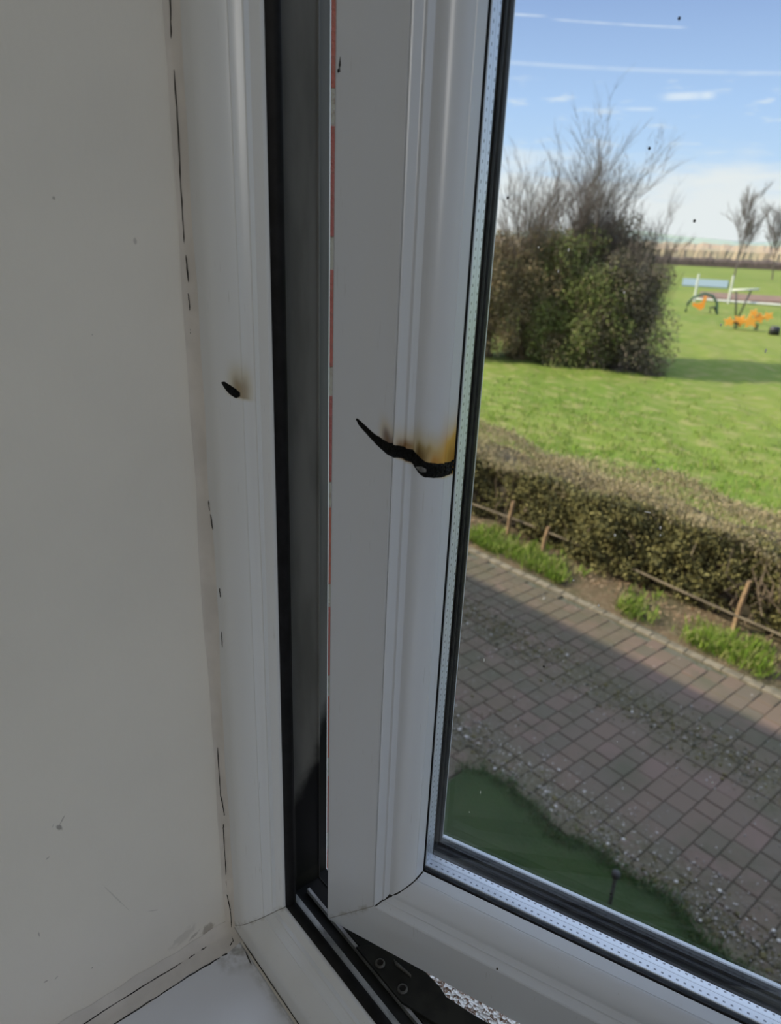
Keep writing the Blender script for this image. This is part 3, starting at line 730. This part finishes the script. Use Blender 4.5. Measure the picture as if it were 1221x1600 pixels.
loc(mesh('twigs', V, F, M_bark2, hedge))
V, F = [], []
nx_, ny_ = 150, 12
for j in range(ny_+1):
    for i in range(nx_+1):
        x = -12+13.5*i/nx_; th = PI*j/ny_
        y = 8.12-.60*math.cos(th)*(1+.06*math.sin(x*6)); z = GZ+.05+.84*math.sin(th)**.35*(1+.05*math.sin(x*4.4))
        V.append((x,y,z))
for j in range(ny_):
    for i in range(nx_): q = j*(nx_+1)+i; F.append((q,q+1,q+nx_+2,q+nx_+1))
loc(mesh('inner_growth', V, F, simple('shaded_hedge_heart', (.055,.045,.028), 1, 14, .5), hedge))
# low fence along the hedge foot
stk = []
labels = ['leaning wooden stake at the hedge foot, nearest the window frame', 'short wooden stake at the hedge foot, middle of the three', 'tall wooden stake at the hedge foot, furthest right of the three']
for i, (x, y, h) in enumerate([(-5.69,7.20,.55),(-4.99,7.12,.42),(-2.42,7.30,.62)]):
    V, F = [], []; tube(V, F, [(0,0,-.1),(.01,0,h*.5),(.04,.01,h)], [.032,.030,.024], 7)
    s = mesh('wooden_stake', V, F, M_stake); s.location = (x,y,GZ+.03); tag(s, labels[i], 'stake', 'stakes along the hedge foot')
V, F = [], []; tube(V, F, [(x, 7.30+.03*math.sin(x), GZ+.24+.035*math.sin(x*.9)) for x in np.linspace(-11,1.2,26)], .016, 6)
tag(mesh('fence_rail', V, F, M_rail), 'low weathered wooden rail running along the hedge foot', 'rail')
# garden stake on the lawn
gs = empty('garden_stake', (-1.243,3.16,GZ+.02)); tag(gs, 'thin dark upright stake standing in the shaded lawn', 'stake')
V, F = [], []; tube(V, F, [(0,0,-.05),(0,0,.22)], .012, 8); mesh('post', V, F, simple('dark_post',(.03,.03,.028),.7), gs, True)
V, F = [], []; tube(V, F, [(0,0,.22),(0,0,.235),(0,0,.27),(0,0,.285)], [.014,.028,.026,.006], 12); mesh('cap', V, F, simple('dark_cap',(.05,.05,.05),.6), gs, True)

# trees
def bare_tree(x, y, h, seed, label, mat, levels=4, spread=.38, r0=.07, lean=0, nb=5, trunk=.3, group=None, twig=.006, name='bare_tree'):
    rs = random.Random(seed)
    root = empty(name, (x,y,GZ)); tag(root, label, 'tree', group)
    Vt, Ft, Vb, Fb = [], [], [], []
    def grow(p, d, L, r, lev):
        pts = [p]; rad = [r]; q = p.copy(); dd = d.copy(); segs = 4 if lev < 2 else 3
        kids = []
        for s in range(segs):
            dd = (dd+Vector((rs.gauss(0,.12),rs.gauss(0,.12),.05 if lev < 3 else .02))).normalized(); q = q+dd*(L/segs); pts.append(q.copy()); rad.append(max(r*(1-.72*(s+1)/segs), twig*.5))
            if lev < levels and (s > 0 or lev > 0):
                for _ in range(nb-2 if lev == 0 else rs.choice((1,2,2) if lev < levels-1 else (1,2))): kids.append((q.copy(), dd.copy(), rad[-1]))
        (tube(Vt, Ft, pts, rad, 6, False) if lev == 0 else tube(Vb, Fb, pts, rad, 4 if lev < 2 else 3, False))
        for kp, kd, kr in kids:
            a = rs.uniform(0,2*PI); sp = spread*rs.uniform(.6,1.5)
            nd = (kd+Vector((math.cos(a)*sp, math.sin(a)*sp, .12))).normalized()
            grow(kp, nd, L*rs.uniform(.42,.66), max(kr*.75, twig), lev+1)
    grow(Vector((0,0,-.1)), Vector((lean,0,1)).normalized(), h*.62, r0, 0)
    zmax = max([v[2] for v in Vb] or [h]); k = h/zmax
    Vt = [(a*k,b*k,c*k) for a,b,c in Vt]; Vb = [(a*k,b*k,c*k) for a,b,c in Vb]
    mesh('trunk', Vt, Ft, mat, root); mesh('branches', Vb, Fb, mat, root)
    return root
TR = [(-35.4,28.5,9.0,'tallest bare tree rising above the big bush, with a spreading rounded crown',.44,.09),
      (-37.2,27.0,7.6,'bare slender tree immediately left of the tallest tree behind the big bush',.36,.05),
      (-38.7,28.0,8.0,'bare upright tree with dark twig clusters, second to the left of the tallest',.28,.05),
      (-40.1,27.0,7.0,'bare narrow tree behind brown scrub, between two other thin trees',.26,.04),
      (-41.4,28.0,7.3,'bare thin tree seen nearest the dark window gasket',.26,.04),
      (-33.6,27.5,6.6,'low bushy bare tree just right of the tallest tree',.40,.05),
      (-31.2,29.0,6.3,'small pale bare tree standing at the right end of the big bush',.38,.035)]
for i, (a, D, h, lb, sp, r0) in enumerate(TR):
    x, y = pos(a, D); bare_tree(x, y, h, 20+i, lb, M_bark1, 4, sp, r0, nb=6, group=None, twig=.006)
FT = [(-25.3,118,13.0,'distant bare tree standing alone beyond the play area'),(-22.9,124,12.5,'distant bare tree at the right edge of the view')]
for i, (a, D, h, lb) in enumerate(FT):
    x, y = pos(a, D); bare_tree(x, y, h, 60+i, lb, M_bark1, 4, .34, .15, nb=6, twig=.022)

def bush(az_, D, rx, ry, h, mat, label, n=15000, tw=260, seed=0, leaf=.05, name='bush', twmat=None, up=.5):
    rs = np.random.default_rng(seed); x, y = pos(az_, D)
    root = empty(name, (x,y,GZ)); tag(root, label, 'bush')
    blobs = []
    for _ in range(46):
        hz = rs.uniform(.03,.86); sh = 1-.45*hz*hz; a = rs.uniform(0,2*PI); q = rs.random()**.5*.95
        blobs.append((math.cos(a)*q*rx*sh, math.sin(a)*q*ry*sh, h*hz, rs.uniform(.38,.62)))
    pts = []
    for bx, by, bz, br in blobs:
        m_ = n//len(blobs); d_ = rs.normal(size=(m_,3)); d_ /= np.linalg.norm(d_,axis=1)[:,None]
        pts.append(np.array([bx,by,bz])+d_*(br*rs.uniform(.3,1.15,m_)**.7)[:,None]*np.array([1,1,1.25]))
    P_ = np.concatenate(pts); P_[:,2] = np.clip(P_[:,2], .05, h*1.08)
    A_, B_ = rand_axes(len(P_), leaf); quads_mesh('foliage', P_, A_, B_, mat, root)
    V, F = [], []
    for _ in range(tw):
        a = rs.uniform(0,2*PI); rr_ = rs.random()**.5; ex, ey = math.cos(a)*rr_*rx, math.sin(a)*rr_*ry; ez = h*(1.08-.35*rr_*rr_)*rs.uniform(.75,1.12)
        bx, by = ex*.35, ey*.35
        p1 = (bx*.5+ex*.3+rs.normal(0,.1), by*.5+ey*.3+rs.normal(0,.1), ez*.5)
        tube(V, F, [(bx,by,0),p1,(ex*.85,ey*.85,ez*.82),(ex+rs.normal(0,.12),ey+rs.normal(0,.12),ez)], [.020,.012,.007,.003], 3, False)
    mesh('stems', V, F, twmat or M_bark2, root); return root
bush(-42.8,26.4,1.7,1.3,4.5,M_leafB,'tall reddish brown scrub bush nearest the window gasket',26000,90,1)
bush(-39.6,26.6,1.8,1.3,4.7,M_leafB,'brown and olive scrub bush left of the green bush',26000,90,2)
bush(-36.7,26.4,1.7,1.4,4.5,M_leafG,'rounded green bush in the middle of the thicket',28000,80,3)
bush(-34.2,25.7,1.5,1.2,3.4,M_leafG,'brighter green low bush at the front of the thicket',24000,60,4,leaf=.055)
bush(-31.9,25.7,1.6,1.3,4.0,M_leafD,'dark grey twiggy bush at the right end of the thicket',26000,160,5,twmat=M_bark1)
bush(-34.2,27.9,2.3,1.2,5.2,M_leafD,'dark twiggy bush at the back of the thicket, under the tallest tree',30000,220,6,twmat=M_bark1)

# far woodland, field hedge, hills
def band(name, D, az0, az1, h, hv, depth, mat, label, cat, seed, n=260):
    rs = random.Random(seed); V, F = [], []
    ph = [rs.uniform(0,6) for _ in range(6)]
    for i in range(n+1):
        a = az0+(az1-az0)*i/n; s = a*1.0
        hh = h+hv*(.5*math.sin(s*5+ph[0])+.3*math.sin(s*13+ph[1])+.25*math.sin(s*31+ph[2])+rs.uniform(-.25,.25))
        for k, (dd, f) in enumerate(((0,0),(.05,.62),(.25,.93),(.5,1),(.8,.9),(1,0))):
            x, y = pos(a, D+dd*depth+rs.uniform(-.012,.012)*depth); V.append((x,y,GZ+hh*f*(1+rs.uniform(-.03,.03))-.05))
    for i in range(n):
        for k in range(5): F.append((i*6+k, (i+1)*6+k, (i+1)*6+k+1, i*6+k+1))
    return tag(fix_normals(mesh(name, V, F, mat)), label, cat, kind='stuff')
M_wood = ground_mat('distant_woodland', (.36,.27,.19), (.31,.27,.18), (.27,.20,.15), .12, .9, .3, .3, (1,1,.3))
band('woodland', 240, -55, -5, 5.3, .30, 30, M_wood, 'brown leafless woodland belt beyond the far side of the field', 'woodland', 1)
band('field_hedge', 186, -55, -5, 1.9, .25, 3, simple('far_hedge', (.10,.075,.065), 1, 1, .3), 'dark low hedge along the far edge of the field', 'hedge', 2)
V, F = [], []; n = 80
for i in range(n+1):
    a = -60+60*i/n
    top = 31+17*math.exp(-((a+31)/3.2)**2)+7*math.sin(a*.35+2)+3*math.sin(a*1.1)
    for dd, f in ((0,0),(260,.35),(560,.75),(820,.97),(1000,1),(1300,.8)):
        x, y = pos(a, 1500+dd); V.append((x,y,GZ-2+(top)*f*(1 if dd else 0)+.0))
for i in range(n):
    for k in range(5): F.append((i*6+k,(i+1)*6+k,(i+1)*6+k+1,i*6+k+1))
tag(fix_normals(mesh('hills', V, F, M_hills, None, True)), kind='structure')
far = grid('far_farmland', -1700, 900, 415, 2600, 20, 20, lambda x,y: GZ-.3, M_hills); tag(far, kind='structure')

# play area across the field
def strip(name, a0, a1, D0, D1, z, mat):
    P4 = [pos(a0,D0),pos(a1,D0),pos(a1,D1),pos(a0,D1)]; V = [(x,y,GZ+z) for x,y in P4]+[(x,y,GZ-.1) for x,y in P4]
    return tag(fix_normals(mesh(name, V, [(0,1,2,3),(0,1,5,4),(1,2,6,5),(2,3,7,6),(3,0,4,7)], mat)), kind='structure')
strip('hard_court', -28.6, -25.6, 88, 108, .10, M_court)
strip('bark_surface', -27.3, -22, 68, 77, .10, M_bark)
M_pale = simple('pale_timber', (.62,.62,.55), .8, 4, .1)
V, F = [], []; a_, b_ = pos(-27.6, 64.5), pos(-22, 64.0)
tube(V, F, [(*a_,GZ+.12),(*b_,GZ+.12)], .09, 4); tag(mesh('edging_board', V, F, M_pale), 'pale edging board along the front of the bark play surface', 'edging')
for a, lb in ((-27.6,'pale upright post left of the bark play surface'),(-25.35,'pale upright post in front of the distant bare tree')):
    x, y = pos(a, 63.5); V, F = [], []; tube(V, F, [(0,0,-.1),(0,0,2.0),(0,0,2.08)], [.09,.08,.03], 8)
    o = mesh('post', V, F, M_pale); o.name = 'fence_post'; o.location = (x,y,GZ); tag(o, lb, 'post')
M_or = simple('orange_plastic', (.80,.36,.05), .45, 2, .05); M_or2 = simple('orange_panel', (.85,.30,.03), .5, 2, .05)
M_dk = simple('dark_green_tube', (.04,.09,.05), .5, 2, .1); M_dkm = simple('dark_metal', (.02,.02,.022), .5, 2, .1)
# arch climber with an orange seat panel
x, y = pos(-27.0, 52.5); ac = empty('arch_climber', (x,y,GZ)); tag(ac, 'dark green arched climber with orange panel on the grass', 'play equipment')
rx = Vector((math.cos(math.radians(27)), math.sin(math.radians(27)), 0))
def lp(s, z, q=0): v = rx*s; return (v.x-rx.y*q, v.y+rx.x*q, z)
V, F = [], []; tube(V, F, [lp(-.95,0),lp(-.9,.55),lp(-.6,.95),lp(0,1.22),lp(.5,1.12),lp(.85,.7),lp(.95,.1),lp(1.0,-.05)], .085, 8); mesh('arch', V, F, M_dk, ac, True)
V, F = [], []; tube(V, F, [lp(.55,.06),lp(.5,.35),lp(.75,.42),lp(.9,.15)], .07, 8); mesh('foot_loop', V, F, M_dkm, ac, True)
def ngon(name, ptsz, q0, q1, mat, parent):
    n = len(ptsz); V = [lp(s,z,q0) for s,z in ptsz]+[lp(s,z,q1) for s,z in ptsz]
    return fix_normals(mesh(name, V, [tuple(range(n)),tuple(range(n,2*n))]+[(j,(j+1)%n,n+(j+1)%n,n+j) for j in range(n)], mat, parent))
ngon('panel', [(-.62,.42),(-.3,.30),(-.12,.16),(.12,.30),(.16,.75),(.22,1.02),(.02,1.10),(-.06,.66),(-.30,.55),(-.58,.62)], -.06, .06, M_or2, ac)
# spring rider group: flower shaped orange pieces
x, y = pos(-23.9, 43.2); sr = empty('spring_rider', (x,y,GZ)); tag(sr, 'orange star-shaped spring rider standing on the grass', 'play equipment')
rng2 = random.Random(4)
def star(name, s, z, r, q, rot):
    P_ = []
    for j in range(10):
        an = rot+2*PI*j/10; rr_ = r if j%2==0 else r*.5; P_.append((s+rr_*math.cos(an), z+rr_*math.sin(an)*.85))
    return ngon(name, P_, q-.08, q+.08, M_or, sr)
for s,z,r,q,ro in ((-.85,.36,.34,0,.3),(-.35,.42,.42,.2,1.1),(.15,.46,.44,-.1,.5),(.55,.62,.36,.15,.2),(.95,.78,.30,0,.9),(.25,.88,.28,.1,.0)): star('seat_panel', s, z, r, q, ro)
V, F = [], []
for s in (-.5,.5):
    pts = [lp(s+.10*math.cos(k*.9), .02+.014*k, .10*math.sin(k*.9)) for k in range(26)]
    V, F = [], []; tube(V, F, pts, .02, 5); mesh('spring', V, F, M_dkm, sr, True)
# mast climber
x, y = pos(-24.6, 47.0); mc = empty('climbing_mast', (x,y,GZ)); tag(mc, 'dark V-shaped climbing mast behind the orange spring rider', 'play equipment')
V, F = [], []; tube(V, F, [lp(.0,0),lp(-.32,1.75)], .05, 8); mesh('pole', V, F, M_dkm, mc, True)
V, F = [], []; tube(V, F, [lp(.0,0),lp(.45,1.85)], .05, 8); mesh('pole', V, F, M_dkm, mc, True)
V, F = [], []; tube(V, F, [lp(0,0),lp(0,.12),lp(0,.26)], [.20,.17,.08], 10); mesh('base', V, F, M_dkm, mc, True)
V, F = [], []; tube(V, F, [lp(-.55,1.78),lp(.85,1.92)], .06, 8); mesh('top_bar', V, F, M_pale, mc, True)
x, y = pos(-22.05, 42.0); V, F = [], []; tube(V, F, [(0,0,0),(0,0,.34),(0,0,.40)], [.26,.25,.18], 12)
o = mesh('play_stool', V, F, M_dkm, None, True); o.location = (x,y,GZ); tag(o, 'small dark round stool on the grass at the right edge', 'stool')
